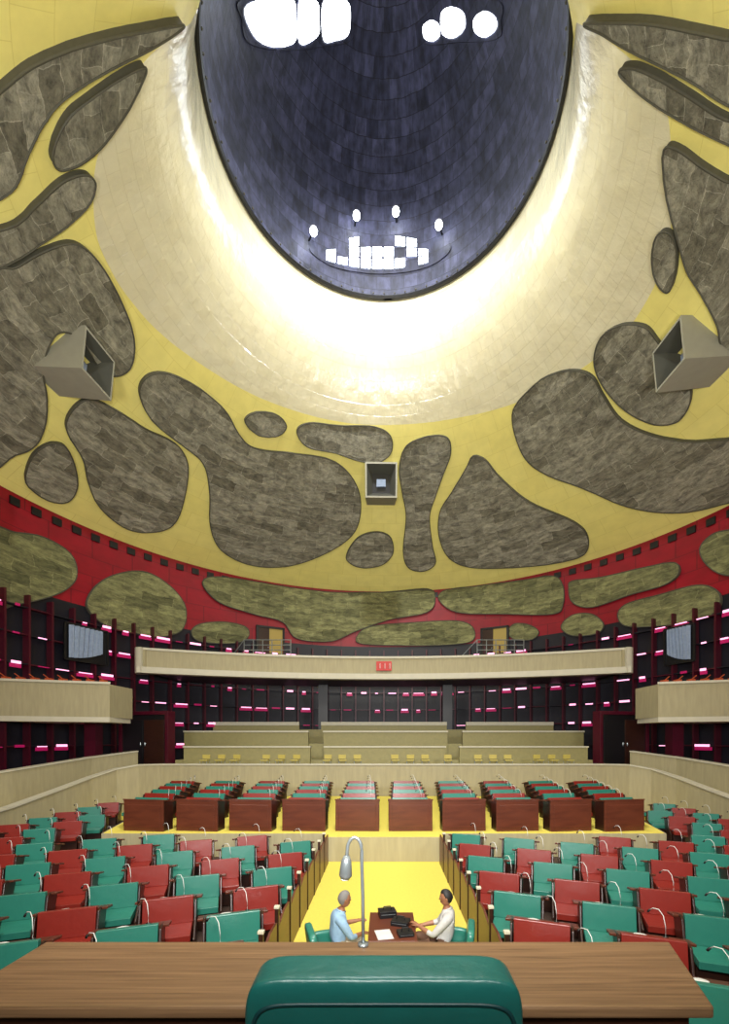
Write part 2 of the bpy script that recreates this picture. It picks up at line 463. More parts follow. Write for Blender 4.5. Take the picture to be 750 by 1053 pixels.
# concrete horns
def horn(px,py,w,L,tilt,yaw=0):
    th,s,_=survey(px,py); p=pt(th,s)
    d=Vector((-math.sin(th+yaw),-math.cos(th+yaw),-tilt)).normalized()
    x=d.cross(Vector((0,0,1))).normalized(); z=x.cross(d)
    mb=MB(); a=w/2; b=w/2*.9
    def ring(t,h): c=p+d*t; return [c+x*i*h+z*j*h for i,j in((-1,-1),(1,-1),(1,1),(-1,1))]
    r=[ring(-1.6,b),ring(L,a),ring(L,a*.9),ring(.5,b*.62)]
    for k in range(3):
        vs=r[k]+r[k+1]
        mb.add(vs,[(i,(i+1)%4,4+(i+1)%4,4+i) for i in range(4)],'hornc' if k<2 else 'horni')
    mb.add(r[3],[(0,1,2,3)],'black')  # black cap paints the shade deep in the mouth
    c=p+d*.7
    q=[c+x*i*.3+z*j*.22 for i,j in((-1,-1),(1,-1),(1,1),(-1,1))]+[c-d*.4+x*i*.3+z*j*.22 for i,j in((-1,-1),(1,-1),(1,1),(-1,1))]
    mb.add(q,[(0,1,2,3),(4,5,6,7),(0,1,5,4),(1,2,6,5),(2,3,7,6),(3,0,4,7)],'curtain')
    return mb.obj('concrete_air_horn')
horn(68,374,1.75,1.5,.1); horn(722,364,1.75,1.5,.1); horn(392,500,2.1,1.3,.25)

# vent squares below the yellow edge
mb=MB()
for i in range(-34,35):
    th=math.radians(i*3.2)
    T=Matrix.Translation(pt(th,s_of_z(15.55)))@Matrix.Rotation(-th,4,'Z')
    mb.box(-.24,.24,-.1,.1,-.2,.2,'black',T)
mb.obj('vent_row')

# ------------------------------------------------------------------ lower lattice
mb=MB(); rnd=random.Random(9)
rows=[1.6,3.1,4.6,5.9,7.3,8.8,10.2]
for i in range(-36,37):
    th=math.radians(i*3.6)
    T=Matrix.Translation((18.9*math.sin(th),D+18.9*math.cos(th),0))@Matrix.Rotation(-th,4,'Z')
    mb.box(-.05,.05,-.12,.3,0.1,10.9,'redfin',T)
    th+=math.radians(1.8)
    T=Matrix.Translation((18.9*math.sin(th),D+18.9*math.cos(th),0))@Matrix.Rotation(-th,4,'Z')
    for k,z in enumerate(rows):
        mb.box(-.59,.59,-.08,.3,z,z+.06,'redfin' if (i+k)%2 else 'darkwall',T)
        q=rnd.random()
        if q<.8:
            L=rnd.uniform(.1,.42); c=rnd.uniform(-.12,.12); h=rnd.choice((.05,.08,.13))
            mb.box(c-L,c+L,-.14,-.08,z-.02,z-.02+h,'pink' if q<.55 else 'magenta',T)
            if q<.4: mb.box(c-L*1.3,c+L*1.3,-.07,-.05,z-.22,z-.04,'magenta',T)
mb.obj('louvre_wall_lattice')

# side windows with curtains, balcony doors
def curtain_window(name,px,py,w,h,s_):
    th,s,z=survey(px,py); r=18.7
    par_loc=(r*math.sin(th),D+r*math.cos(th),z)
    mb=MB()
    mb.box(-w/2,w/2,-.02,.04,-h/2,h/2,'black')
    for x in(-w/2,w/2): mb.box(x-.05,x+.05,-.12,.0,-h/2,h/2,'black')
    for zz in(-h/2,h/2): mb.box(-w/2,w/2,-.12,0,zz-.05,zz+.05,'black')
    n=36; vs=[]
    for i in range(n+1):
        t=i/n; x=(-w/2+.12)+(w*.8)*t; y=-.2+.08*math.sin(i*1.3)
        vs+=[(s_*x,y,-h/2+.1+.5*t*t),(s_*(x+.12*math.sin(t*3)),y,h/2-.08)]
    mb.add(vs,[(2*i,2*i+2,2*i+3,2*i+1) for i in range(n)],'curtain')
    return mb.obj(name,par_loc,-th)
curtain_window('window_4',82,664,2.4,2.0,1); curtain_window('window_5',706,664,1.7,2.1,-1)
for nm,px in(('door_1',277),('door_2',510)):
    th,s,z=survey(px,655); r=18.9
    mb=MB(); mb.box(-.95,.95,-.0,.1,0,2.6,'warm'); mb.box(-1.1,-.95,-.12,.2,0,2.75,'black'); mb.box(.95,1.1,-.12,.2,0,2.75,'black'); mb.box(-1.1,1.1,-.12,.2,2.6,2.75,'black')
    mb.box(-.95,-.1,-.06,0,0,2.6,'wooddk'); mb.ball((-.2,-.1,1.1),(.05,.05,.05),'metal')
    mb.obj(nm,(r*math.sin(th),D+r*math.cos(th),9.6),-th)

# ------------------------------------------------------------------ floors
mb=MB(); mb.flat([(R0*math.sin(a),D+R0*math.cos(a)) for a in [2*math.pi*i/72 for i in range(72)]],-.2,0,'floor'); mb.obj('floor')
U=.71
mb=MB()
mb.flat([(-1.75,12.5),(1.75,12.5),(1.75,13.0),(8.4,13.0),(10.5,21.45),(-10.5,21.45),(-8.4,13.0),(-1.75,13.0)],0.0,U-.02,'conc')
mb.flat([(-1.7,12.56),(1.7,12.56),(1.7,13.04),(8.35,13.04),(10.4,21.4),(-10.4,21.4),(-8.35,13.04),(-1.7,13.04)],U-.02,U,'floor')
mb.obj('raised_seating_platform')
for sx in(-1,1):
    mb=MB(); T=Matrix.Scale(sx,4,(1,0,0))
    mb.flat([(1.66,3.2),(13.2,3.2),(13.35,16.5),(13.1,18.8),(10.2,18.8),(8.7,12.95),(1.8,12.95),(1.8,12.45),(1.66,12.45)],0.001,.02,'darkfloor',T); mb.obj('bench_area_carpet')
mb=MB(); mb.box(-3,3,-1.2,2.0,0,1.9,'wood'); mb.obj('speaker_dais')

def ribbon(name, pts, th, key, cap=None):
    vs=[];fs=[];n=len(pts)
    for i,p in enumerate(pts):
        a=Vector(pts[max(0,i-1)][:2]);b=Vector(pts[min(n-1,i+1)][:2]); d=(b-a).normalized(); q=Vector((-d.y,d.x))*th
        vs+=[(p[0],p[1],p[2]),(p[0],p[1],p[3]),(p[0]+q.x,p[1]+q.y,p[3]),(p[0]+q.x,p[1]+q.y,p[2])]
    for i in range(n-1):
        for k in range(4): fs.append((i*4+k,i*4+(k+1)%4,(i+1)*4+(k+1)%4,(i+1)*4+k))
    fs+=[(0,1,2,3),tuple((n-1)*4+k for k in(3,2,1,0))]
    mb=MB(); mb.add(vs,fs,key)
    if cap:
        t=.06
        vs2=[]
        for i,p in enumerate(pts):
            a=Vector(pts[max(0,i-1)][:2]);b=Vector(pts[min(n-1,i+1)][:2]); d=(b-a).normalized(); q=Vector((-d.y,d.x))
            A=Vector(p[:2])-q*.06; B=Vector(p[:2])+q*(th+.06)
            vs2+=[(A.x,A.y,p[3]),(A.x,A.y,p[3]+t),(B.x,B.y,p[3]+t),(B.x,B.y,p[3])]
        mb.add(vs2,fs,cap)
    return mb.obj(name)
L_=[(-13.4,8.5,0,.5),(-13.55,12,0,.6),(-13.6,16,0,.98),(-13.45,18,0,1.35),(-13.15,19.7,0,1.75),(-12.7,20.8,0,2.05),(-12,21.4,0,2.2),(-11,21.5,0,2.22)]
W_=L_+[(x,21.5,0,2.22) for x in (-8,-4,0,4,8)]+[(-p[0],p[1],p[2],p[3]) for p in reversed(L_)]
ribbon('wall_chamber_back',W_,.25,'conc','conc2')
ribbon('ramp_parapet',[(-17.2,15.5,0,1.7),(-15.7,18.5,0,2.15),(-14.7,22,0,2.55),(-13.5,24,0,2.8)],.3,'conc','conc2')
ribbon('ramp_parapet',[(13.5,24,0,2.8),(14.7,22,0,2.55),(15.7,18.5,0,2.15),(17.2,15.5,0,1.7)],.3,'conc','conc2')

# rear galleries
mb=MB()
for x0,x1 in [(-11.4,-4.2),(-3.4,3.5),(4.3,11.6)]:
    mb.box(x0,x1,24.9,25.15,1.9,3.02,'tan'); mb.box(x0-.03,x1+.03,24.83,25.22,3.02,3.1,'conc2')
mb.box(-12,12,25.15,28.9,0,2.3,'tan')
mb.box(-12,12,22.0,24.9,0,1.95,'tan')
mb.obj('press_gallery')
mb=MB()
for x0,x1 in [(-13.2,-5.0),(-4.0,4.2),(5.2,13.2)]:
    mb.box(x0,x1,28.9,29.15,2.3,3.95,'tan'); mb.box(x0-.03,x1+.03,28.83,29.22,3.95,4.05,'conc2')
mb.box(-13.2,13.2,29.15,32.0,0,3.2,'tan')
for x0,x1 in [(-12.5,-6.2),(-4.6,4.6),(6.0,12.4)]:
    mb.box(x0,x1,32.0,32.2,3.2,4.75,'tan'); mb.box(x0,x1,31.95,32.0,4.5,4.75,'conc2')
mb.box(-12.5,12.5,32.2,32.9,0,4.2,'tan')
for x in(-4.5,4.7): mb.box(x-.35,x+.35,32.3,32.8,4.2,7.5,'black')
mb.obj('visitor_gallery')
def gchair():
    mb=MB()
    mb.box(-.2,.2,-.22,.22,.40,.46,'gchair'); mb.box(-.2,.2,.18,.23,.5,.72,'gchair')
    for x in(-.18,.18):
        for y in(-.2,.2): mb.tube([(x,y,0),(x,y,.42 if y<0 else .7)],.015,'metal',6)
    return mb.obj('gallery_chair',bevel=.012)
g=gchair(); g.location=(-9.5,23.2,1.95)
gx=[-8.7,-7.9,-6.3,-5.5,-4.7,-3.0,-2.2,-1.4,.6,1.4,2.2,3.4,5.0,5.8,6.6,8.2,9,9.8]
for x in gx:
    o=bpy.data.objects.new('gallery_chair',g.data); COL.objects.link(o); o.location=(x,23.2,1.95); o.rotation_euler=(0,0,random.uniform(-.2,.2))
def gdesk(loc,L):
    mb=MB(); mb.box(-L/2,L/2,-.2,.25,.68,.73,'woodred')
    for k in range(int(L/1.2)+1): mb.box(-L/2+.05+k*(L-.15)/int(L/1.2),-L/2+.1+k*(L-.15)/int(L/1.2),-.15,.2,0,.68,'wooddk')
    return mb.obj('gallery_desk',loc)
for x in(-8.5,8.5): gdesk((x,27,2.3),6)
gdesk((0,27,2.3),5.5)

# side entrance portals
for sx in(-1,1):
    mb=MB()
    mb.box(-1.55,1.55,.1,.5,0,4.9,'black'); mb.box(-1.7,-1.5,0,.6,0,4.95,'redfin'); mb.box(1.5,1.7,0,.6,0,4.95,'redfin'); mb.box(-1.7,1.7,0,.6,4.9,5.1,'redfin')
    mb.box(-1.4,-.04,.04,.1,2,4.6,'black'); mb.box(.04,1.4,.04,.1,2,4.6,'wooddk'); mb.ball((.15,.0,3.2),(.04,.04,.12),'metal'); mb.ball((-.15,.0,3.2),(.04,.04,.12),'metal')
    mb.obj('door_3' if sx<0 else 'door_4',(sx*13.9,25.2,0),sx*.25,bevel=.015)

# ------------------------------------------------------------------ balconies
def arc_y(x): return 28.8-2.8*(x/14.3)**2
mb=MB(); xs=[i*14.4/14 for i in range(-14,15)]
def shell(mb,xs,yf,z0,z1,dep,key):
    vs=[];fs=[]
    for x in xs:
        y=yf(x); vs+=[(x,y,z0),(x,y,z1),(x,y+dep,z1),(x,y+dep,z0)]
    n=len(xs)
    for i in range(n-1):
        for k in range(4): fs.append((i*4+k,i*4+(k+1)%4,(i+1)*4+(k+1)%4,(i+1)*4+k))
    fs+=[(0,1,2,3),tuple((n-1)*4+k for k in(3,2,1,0))]
    mb.add(vs,fs,key)
shell(mb,xs,arc_y,7.62,8.8,.25,'conc')
shell(mb,[x*1.01 for x in xs],lambda x:arc_y(x)-.18,7.42,7.78,.6,'conc2')
shell(mb,xs,lambda x:arc_y(x)-.08,8.8,8.93,.42,'conc2')
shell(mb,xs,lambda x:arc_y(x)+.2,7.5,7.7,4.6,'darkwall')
for sx in(-1,1):
    y=arc_y(14.4); mb.box(min(sx*14.4,sx*14.15),max(sx*14.4,sx*14.15),y,y+3.5,7.5,8.8,'conc')
    pts=[(sx*(14.5+.45*math.sin(t)),y-.18+.75-.75*math.cos(t)) for t in [math.pi*k/12 for k in range(7)]]
    mb.flat([(sx*14.3,y-.18)]+pts+[(sx*14.3,y+.57)],7.42,8.93,'conc2')
mb.obj('central_balcony')
mb=MB(); mb.box(-.5,.5,0,.1,0,.6,'redsign')
for k in range(3):
    x=-.32+k*.32
    for z in(.12,.28,.44): mb.box(x-.08,x+.06,-.02,0,z,z+.04,'orange')
    mb.box(x+.05,x+.08,-.02,0,.12,.48,'white')
mb.obj('display_sign',(0,28.6,7.98))
for x in(-7.5,7.5):
    mb=MB()
    for k in range(6): mb.tube([(-1.5+k*.6,0,0),(-1.5+k*.6,0,.95)],.03,'metal',6)
    for z in(.3,.62,.95): mb.tube([(-1.5,0,z),(1.5,0,z)],.03,'metal',6)
    mb.tube([(-1.5,0,.95),(-2.4,.4,0)],.03,'metal',6)
    mb.obj('balcony_railing',(x,arc_y(x)+.12,8.93))
for sx in(-1,1):
    mb=MB()
    T=Matrix.Scale(sx,4,(1,0,0))
    mb.flat([(13.8,22),(18.3,20.6),(18.6,20.9),(18.0,24.0),(13.9,24.0)],4.35,4.6,'conc2',T)
    mb.flat([(13.8,22),(18.3,20.6),(18.35,20.85),(14.05,22.25)],4.6,6.25,'conc',T)
    mb.flat([(13.8,22),(14.05,22),(14.05,24),(13.8,24)],4.6,6.25,'conc',T)
    mb.flat([(13.7,21.9),(18.3,20.5),(18.4,20.95),(14.15,22.4)],6.25,6.36,'conc2',T)
    for k in range(8):
        t=k/7; x=14.1+3.9*t; y=21.95-1.15*t
        mb.box(x-.12,x+.12,y-.1,y+.2,6.36,6.46,'orange',T); mb.tube([T@Vector((x,y,6.45)),T@Vector((x+.1,y-.2,6.62))],.025,'orange',6)
    mb.obj('side_balcony')
mb=MB()
for sx in(-1,1): 
    mb.box(sx*15.6-.3,sx*15.6+.3,23.2,23.8,0,4.35,'redfin')
mb.obj('balcony_columns')

# ------------------------------------------------------------------ benches
def bench_mesh(key,W=.94,name='assembly_bench'):
    mb=MB(); w=W/2
    mb.box(-w+.04,w-.04,-.60,-.02,.34,.45,key)
    T=Matrix.Translation((0,.0,.44))@Matrix.Rotation(math.radians(-9),4,'X')
    mb.box(-w+.03,w-.03,-.06,.05,.0,.42,key,T)
    mb.box(-w+.03,w-.03,.05,.08,-.1,.38,'woodred',T)
    for x in(-w-.02,w-.015):
        mb.prism([(-.46,0),(-.46,.32),(-.12,.50),(-.02,.80),(.1,.82),(.42,.74),(.42,.66),(.22,.3),(.22,0)],x,x+.035,'wooddk')
    mb.prism([(.12,.81),(.46,.73),(.46,.69),(.12,.77)],-w-.1,w+.1,'woodred')
    mb.prism([(.12,.76),(.16,.76),(.2,.1),(.16,.1)],-w+.03,w-.03,'woodred')
    mb.prism([(.2,.60),(.40,.56),(.40,.54),(.2,.58)],-w+.03,w-.03,'black')
    mb.box(-w+.05,w-.05,-.44,.18,0,.34,'wooddk')
    mb.obj('tmp',bevel=.022,seg=3)
    o=bpy.data.objects['tmp']; me=o.data; bpy.data.objects.remove(o)
    mb=MB()
    x0=w-.2
    mb.tube([(x0,.34,.74),(x0,.34,.91),(x0-.02,.38,1.04),(x0-.06,.44,1.10),(x0-.12,.50,1.09),(x0-.15,.54,1.05)],.006,'white',6)
    mb.tube([(x0-.15,.54,1.05),(x0-.17,.56,1.01)],.015,'black',8); mb.tube([(x0,.34,.73),(x0,.34,.77)],.035,'black',8)
    mb.ball((-w+.3,.27,.78),(.09,.06,.008),'white')
    m2=mb.mesh('mic')
    bm=bmesh.new(); bm.from_mesh(me); 
    names=[m.name for m in me.materials]
    bm2=bmesh.new(); bm2.from_mesh(m2)
    remap={}
    for i,m in enumerate(m2.materials):
        if m.name in names: remap[i]=names.index(m.name)
        else: me.materials.append(m); remap[i]=len(me.materials)-1; names.append(m.name)
    vm={}
    for v in bm2.verts: vm[v]=bm.verts.new(v.co)
    for f in bm2.faces:
        ff=bm.faces.new([vm[v] for v in f.verts]); ff.material_index=remap[f.material_index]; ff.smooth=True
    bm.to_mesh(me); bm.free(); bm2.free(); me.name=name
    return me
BT=bench_mesh('teal',.82); BR=bench_mesh('redl',.82)
BT2=bench_mesh('teal',1.22); BR2=bench_mesh('redl',1.22)
def bench(x,y,z,rot,teal,wide=False):
    me=(BT2 if teal else BR2) if wide else (BT if teal else BR)
    o=bpy.data.objects.new('assembly_bench',me); COL.objects.link(o)
    o.location=(x,y,z); o.rotation_euler=(0,0,rot); return o
for sx in(-1,1):
    for j in range(8):
        for i in range(-2,15):
            x=2.25+1.3*j; y=(6.55 if sx<0 else 6.25)-.5*j+1.15*i
            lim=12.0 if x<8.1 else 18.3
            if x>=8.1 and x<8.4+.24*(y-12.7)+.85 and y>11.9: continue
            if y<3.6 or y>lim: continue
            if y<4.4 and x<4: continue
            bench(sx*x,y,.02,sx*-math.radians(20),(i%2==0) if sx<0 else (i%2==1))
for k in(-4.5,-3.5,-2.5,-1.5,-.5,.5,1.5,2.5,3.5,4.5):
    for r in range(6):
        y=14.4+1.15*r
        x=k*(1.62+(y-13)*.062)
        bench(x,y,U,math.radians(k*2.4),(r+int(abs(k)))%2==0,True)
    x=k*1.62
    mb=MB(); w=.66
    mb.box(-w,w,-.03,.03,0,.93,'woodred'); mb.box(-w,-w+.04,.03,.45,0,.9,'wooddk'); mb.box(w-.04,w,.03,.45,0,.9,'wooddk')
    mb.prism([(-.04,.93),(.45,.84),(.45,.88),(-.04,.97)],-w-.02,w+.02,'woodred'); mb.box(-w+.1,w-.1,-.045,-.03,.1,.8,'woodred')
    mb.obj('front_desk',(x,13.28,U),math.radians(k*2.0),bevel=.01)
for sx in(-1,1):
    mb=MB()
    for i in range(8):
        y=5.6+i*.84
        mb.box(-.03,.03,y,y+.05,0,1.0,'wooddk'); mb.prism([(y+.05,0),(y+.05,.7),(y+.45,.82),(y+.79,.82),(y+.79,0)],-.018,.018,'woodred')
        mb.box(-.04,.04,y-.01,y+.06,1.0,1.04,'conc2')
    mb.obj('aisle_partition',(sx*1.58,0,0),bevel=.006)

# ------------------------------------------------------------------ foreground desk, chair, lamp
mb=MB()
mb.flat([(-1.42,1.39),(1.05,1.39),(1.2,1.84),(-1.42,1.84)],2.61,2.65,'wood')
mb.flat([(-1.36,1.43),(1.0,1.43),(1.12,1.78),(-1.36,1.78)],2.53,2.61,'wooddk')
mb.box(-1.34,1.08,1.70,1.75,1.9,2.55,'wood'); mb.box(-1.34,-1.29,1.46,1.74,1.9,2.55,'wood'); mb.box(.95,1.0,1.46,1.74,1.9,2.55,'wood')
mb.box(-1.3,-.4,1.5,1.7,2.1,2.53,'black'); mb.box(.4,.95,1.5,1.7,2.1,2.53,'black')  # black boxes stand in for the shadow under the desk top
mb.obj('speaker_desk',bevel=.008)
par=bpy.data.objects.new('speaker_chair',None); COL.objects.link(par); par.location=(0,1.02,1.9)
mb=MB()
def sq(v,e): return math.copysign(abs(v)**e,v)
def pad(mb,c,r,k,e=.35,tr=None,seg=32,ring=20):
    def fn(d,q):
        hx=math.hypot(d.x,d.y); 
        if hx<1e-6: return Vector((0,0,r[2]*(1 if d.z>0 else -1)))
        cz=sq(d.z,e); ch=hx**e
        return Vector((sq(d.x/hx,e)*ch*r[0],sq(d.y/hx,e)*ch*r[1],cz*r[2]))
    mb.ball(c,r,k,seg,ring,tr,fn)
T=Matrix.Rotation(math.radians(4),4,'X')
pad(mb,(0,0,.775),(.290,.055,.34),'chairteal',.18,T,64,40)
mb.obj('backrest',parent=par,smooth=True)
mb=MB()
lp=[(.272*sq(math.cos(a),.18),-.053,.765+.30*sq(math.sin(a),.18)) for a in [2*math.pi*i/80 for i in range(82)]]
mb.tube(lp,.005,'dkteal',6,T)
mb.obj('piping',parent=par,smooth=True)
mb=MB(); pad(mb,(0,.27,.45),(.28,.26,.06),'chairteal',.4)
for s in(-1,1): pad(mb,(s*.31,.22,.58),(.035,.24,.035),'chairteal',.5); mb.box(s*.31-.02,s*.31+.02,.2,.25,.4,.56,'black')
mb.obj('seat_and_arms',parent=par,smooth=True)
mb=MB(); mb.tube([(0,.22,.4),(0,.22,.1)],.035,'metal',12)
for i in range(5):
    a=2*math.pi*i/5; mb.tube([(0,.22,.12),(.27*math.sin(a),.22+.27*math.cos(a),.06)],.02,'metal',8); mb.ball((.27*math.sin(a),.22+.27*math.cos(a),.035),(.03,.03,.035),'black')
mb.obj('pedestal',parent=par)

mb=MB()
bx,by=-.085,1.80
mb.tube([(bx,by,2.65),(bx,by,2.662)],.022,'metal',20)
path=[(bx,by,2.66),(bx-.002,by,2.85),(bx-.006,by,2.98)]
for t in range(0,12):
    a=math.pi*t/11; path.append((bx-.006-.03+.03*math.cos(a),by,3.04+.055*math.sin(a)))
path.append((bx-.069,by,3.0))
mb.tube(path,.007,'metal',10)
mb.tube([(bx-.068,by,3.02),(bx-.07,by,2.995),(bx-.073,by,2.94),(bx-.075,by,2.925)],[.012,.022,.027,.018],'metal',14)
mb.tube([(bx-.075,by,2.927),(bx-.075,by,2.922)],.018,'white',12)
mb.obj('gooseneck_desk_lamp',smooth=True)

# ------------------------------------------------------------------ meeting table
mb=MB(); mb.box(-.34,.34,-.5,.5,.71,.75,'woodred'); mb.box(-.3,.3,-.44,.44,.64,.71,'wooddk')
for x in(-.29,.29):
    for y in(-.44,.44): mb.box(x-.03,x+.03,y-.03,y+.03,0,.66,'wooddk')
mb.obj('meeting_table',(.12,6.45,0),bevel=.006)
def bag(x,y,w,d,h,r):
    mb=MB(); mb.box(-w/2,w/2,-d/2,d/2,0,h,'black'); mb.tube([(-w/4,0,h),(-w/5,0,h+.05),(w/5,0,h+.05),(w/4,0,h)],.01,'black',6); mb.box(-w/2+.02,w/2-.02,-d/2-.005,-d/2,h*.55,h*.62,'metal')
    mb.obj('black_briefcase',(x,y,.75),r,bevel=.015)
bag(.05,6.8,.26,.2,.1,.2); bag(.25,6.5,.26,.2,.07,-.3); bag(.3,6.15,.22,.18,.05,.2)
mb=MB(); mb.box(-.11,.11,-.15,.15,0,.006,'white'); mb.box(-.1,.1,-.13,.14,.006,.01,'white'); mb.obj('paper_sheets',(.0,6.15,.75),.2)

def armchair(loc,rot):
    mb=MB()
    pad(mb,(0,.0,.38),(.27,.27,.07),'teal',.4)
    T=Matrix.Translation((0,-.29,.58))@Matrix.Rotation(math.radians(8),4,'X')
    pad(mb,(0,0,0),(.3,.06,.25),'teal',.4,T)
    for s in(-1,1): pad(mb,(s*.31,-.02,.5),(.05,.26,.13),'teal',.45)
    for x in(-.24,.24):
        for y in(-.22,.22): mb.tube([(x,y,0),(x,y,.33)],.02,'wooddk',8)
    return mb.obj('teal_armchair',loc,rot,smooth=True)

# ------------------------------------------------------------------ people
def skin_mesh(name,verts,edges,radii,sub=2):
    me=bpy.data.meshes.new(name); me.from_pydata(verts,edges,[]); o=bpy.data.objects.new(name,me); COL.objects.link(o)
    sk=o.modifiers.new('skin','SKIN'); sk.use_smooth_shade=True
    for i,r in enumerate(radii): me.skin_vertices[0].data[i].radius=(r if isinstance(r,tuple) else (r,r))
    for i in range(len(verts)): me.skin_vertices[0].data[i].use_root=(i==0)
    su=o.modifiers.new('sub','SUBSURF'); su.levels=sub; su.render_levels=sub
    dg=bpy.context.evaluated_depsgraph_get(); dg.update()
    m2=bpy.data.meshes.new_from_object(o.evaluated_get(dg)); bpy.data.objects.remove(o)
    return m2
def person(name,loc,rot,hair,shirt,trous,elb,wri,lean,headyaw,knee,ank,hairh=1.0):
    par=bpy.data.objects.new(name,None); COL.objects.link(par); par.location=loc; par.rotation_euler=(0,0,rot)
    ln=lambda z:(z-.55)*lean
    V=[(0,0,.54),(0,ln(.68)-.01,.68),(0,ln(.84),.84),(0,ln(.97)-.01,.965),(0,ln(1.04)+.01,1.035),(0,ln(1.1)+.03,1.11)]
    Rr=[(.17,.13),(.165,.135),(.18,.13),(.12,.09),.062,.054]; E=[(0,1),(1,2),(2,3),(3,4),(4,5)]; tag=['t','s','s','s','s','k']
    for s in(0,1):
        sg=-1 if s==0 else 1; b=len(V)
        V+=[(sg*.1,.08,.53),(sg*knee[s][0],knee[s][1],knee[s][2]),(sg*(knee[s][0]+ank[s][0])/2,(knee[s][1]+ank[s][1])/2-.02,knee[s][2]*.62),(sg*ank[s][0],ank[s][1],ank[s][2]),(sg*ank[s][0],ank[s][1]+.15,ank[s][2]-.05)]
        Rr+=[.098,.072,.062,.045,(.045,.032)]; E+=[(0,b),(b,b+1),(b+1,b+2),(b+2,b+3),(b+3,b+4)]; tag+=['t','t','t','t','b']
        b=len(V); dw=(Vector(wri[s])-Vector(elb[s])).normalized()
        V+=[(sg*.185,ln(.95)-.01,.955),tuple((Vector((sg*.2,ln(.95),.95))*.5+Vector(elb[s])*.5)),elb[s],tuple(Vector(wri[s])+dw*.035)]
        Rr+=[.072,.060,.047,.028]; E+=[(3,b),(b,b+1),(b+1,b+2),(b+2,b+3)]; tag+=['s','s','s','k']
    me=skin_mesh('body',V,E,Rr,3)
    for k in(shirt,trous,'skin','black'): me.materials.append(M[k])
    segs=[(Vector(V[a]),Vector(V[b_]),tag[a],tag[b_]) for a,b_ in E]
    for p in me.polygons:
        best=None
        for a,b_,ta,tb in segs:
            d=b_-a; t=max(0,min(1,(p.center-a).dot(d)/d.length_squared)); dist=(a+d*t-p.center).length
            if best is None or dist<best[0]: best=(dist,t,ta,tb)
        _,t,ta,tb=best
        g=ta if t<.5 else tb
        if ta=='s' and tb=='k': g='s' if t<.3 else 'k'
        if ta=='t' and tb=='s': g='t' if t<.35 else 's'
        if tb=='b': g='b' if t>.0 else 't'
        p.material_index={'s':0,'t':1,'k':2,'b':3}[g]; p.use_smooth=True
    o=bpy.data.objects.new('body',me); COL.objects.link(o); o.parent=par
    for s in(0,1):
        e=Vector(elb[s]);w=Vector(wri[s]); d=(w-e).normalized(); side=d.cross(Vector((0,0,1))).normalized()*(1 if s==1 else -1); up=side.cross(d)*(1 if s==1 else -1)
        V2=[tuple(w-d*.03),tuple(w+d*.04),tuple(w+d*.085)];E2=[(0,1),(1,2)];R2=[.026,(.034,.022),(.034,.018)]
        for k,(off,L) in enumerate([(-.03,.07),(-.01,.08),(.01,.075),(.03,.06)]):
            b=len(V2); q=w+d*.09+side*-off
            V2+=[tuple(q),tuple(q+d*L*.5-up*.005),tuple(q+d*L*.85-up*.03)]; R2+=[.0095,.0088,.0075]; E2+=[(2,b),(b,b+1),(b+1,b+2)]
        b=len(V2); q=w+d*.03+side*.03
        V2+=[tuple(q),tuple(q+d*.03+side*.02-up*.01),tuple(q+d*.06+side*.022-up*.02)]; R2+=[.013,.011,.009]; E2+=[(1,b),(b,b+1),(b+1,b+2)]
        m3=skin_mesh('hand',V2,E2,R2,1); m3.materials.append(M['skin'])
        h=bpy.data.objects.new('hand_%d'%(s+1),m3); COL.objects.link(h); h.parent=par
    hc=Vector((0,ln(1.2)+.05,1.205)); T=Matrix.Translation(hc)@Matrix.Rotation(headyaw,4,'Z')@Matrix.Rotation(math.radians(-6),4,'X')
    mb=MB()
    def hf(d,q):
        q=q.copy()
        if d.z<0:
            q.x*=1-.30*(-d.z); q.y*=1-.12*(-d.z)
            if d.y<0: q.y*=1-.25*(-d.z)
        if d.y>.5: q.y-=.006
        if d.y>0 and d.z<-.35: q.y+=.016
        return q
    mb.ball((0,0,0),(.074,.096,.118),'skin',28,18,T,hf)
    mb.tube([(0,.082,.02),(0,.092,-.002),(0,.099,-.018),(0,.086,-.028)],[.006,.009,.012,.007],'skin',8,T)
    for s in(-1,1):
        mb.ball((s*.029,.076,.012),(.012,.007,.006),'white',8,6,T); mb.ball((s*.029,.081,.012),(.005,.004,.005),'eye',8,6,T)
        mb.tube([(s*.014,.085,.030),(s*.030,.083,.034),(s*.046,.072,.028)],.0035,hair,6,T)
        mb.ball((s*.073,-.008,-.005),(.008,.018,.028),'skin',8,8,T)
    mb.ball((0,.084,-.054),(.022,.006,.005),'lip',10,6,T)
    vs=[];fs=[];seg,ring=32,22
    for i in range(ring+1):
        ph=math.pi*i/ring
        for j in range(seg):
            t=2*math.pi*j/seg; d=Vector((math.sin(ph)*math.cos(t),math.sin(ph)*math.sin(t),math.cos(ph)))
            lim=.62 if d.y>.35 else (.62-(.35-d.y)*1.5)
            lim=max(-.55,lim)
            k=1.075 if d.z>lim else .93
            q=hf(d,Vector((d.x*.074*k,d.y*.096*k,d.z*.118*(1+(k-1)*hairh))))
            vs.append((q.x,q.y,q.z))
    for i in range(ring):
        for j in range(seg): fs.append((i*seg+j,(i+1)*seg+j,(i+1)*seg+(j+1)%seg,i*seg+(j+1)%seg))
    mb.add(vs,fs,hair,T)
    h=mb.obj('head',smooth=True); h.parent=par
    mb=MB(); mb.tube([(-.055,ln(1.04)-.02,1.06),(-.055,ln(1.04)+.04,1.04),(0,ln(1.04)+.075,1.02),(.055,ln(1.04)+.04,1.04),(.055,ln(1.04)-.02,1.06),(0,ln(1.04)-.05,1.065),(-.055,ln(1.04)-.02,1.06)],.016,shirt,8); c=mb.obj('collar',smooth=True); c.parent=par
    return par
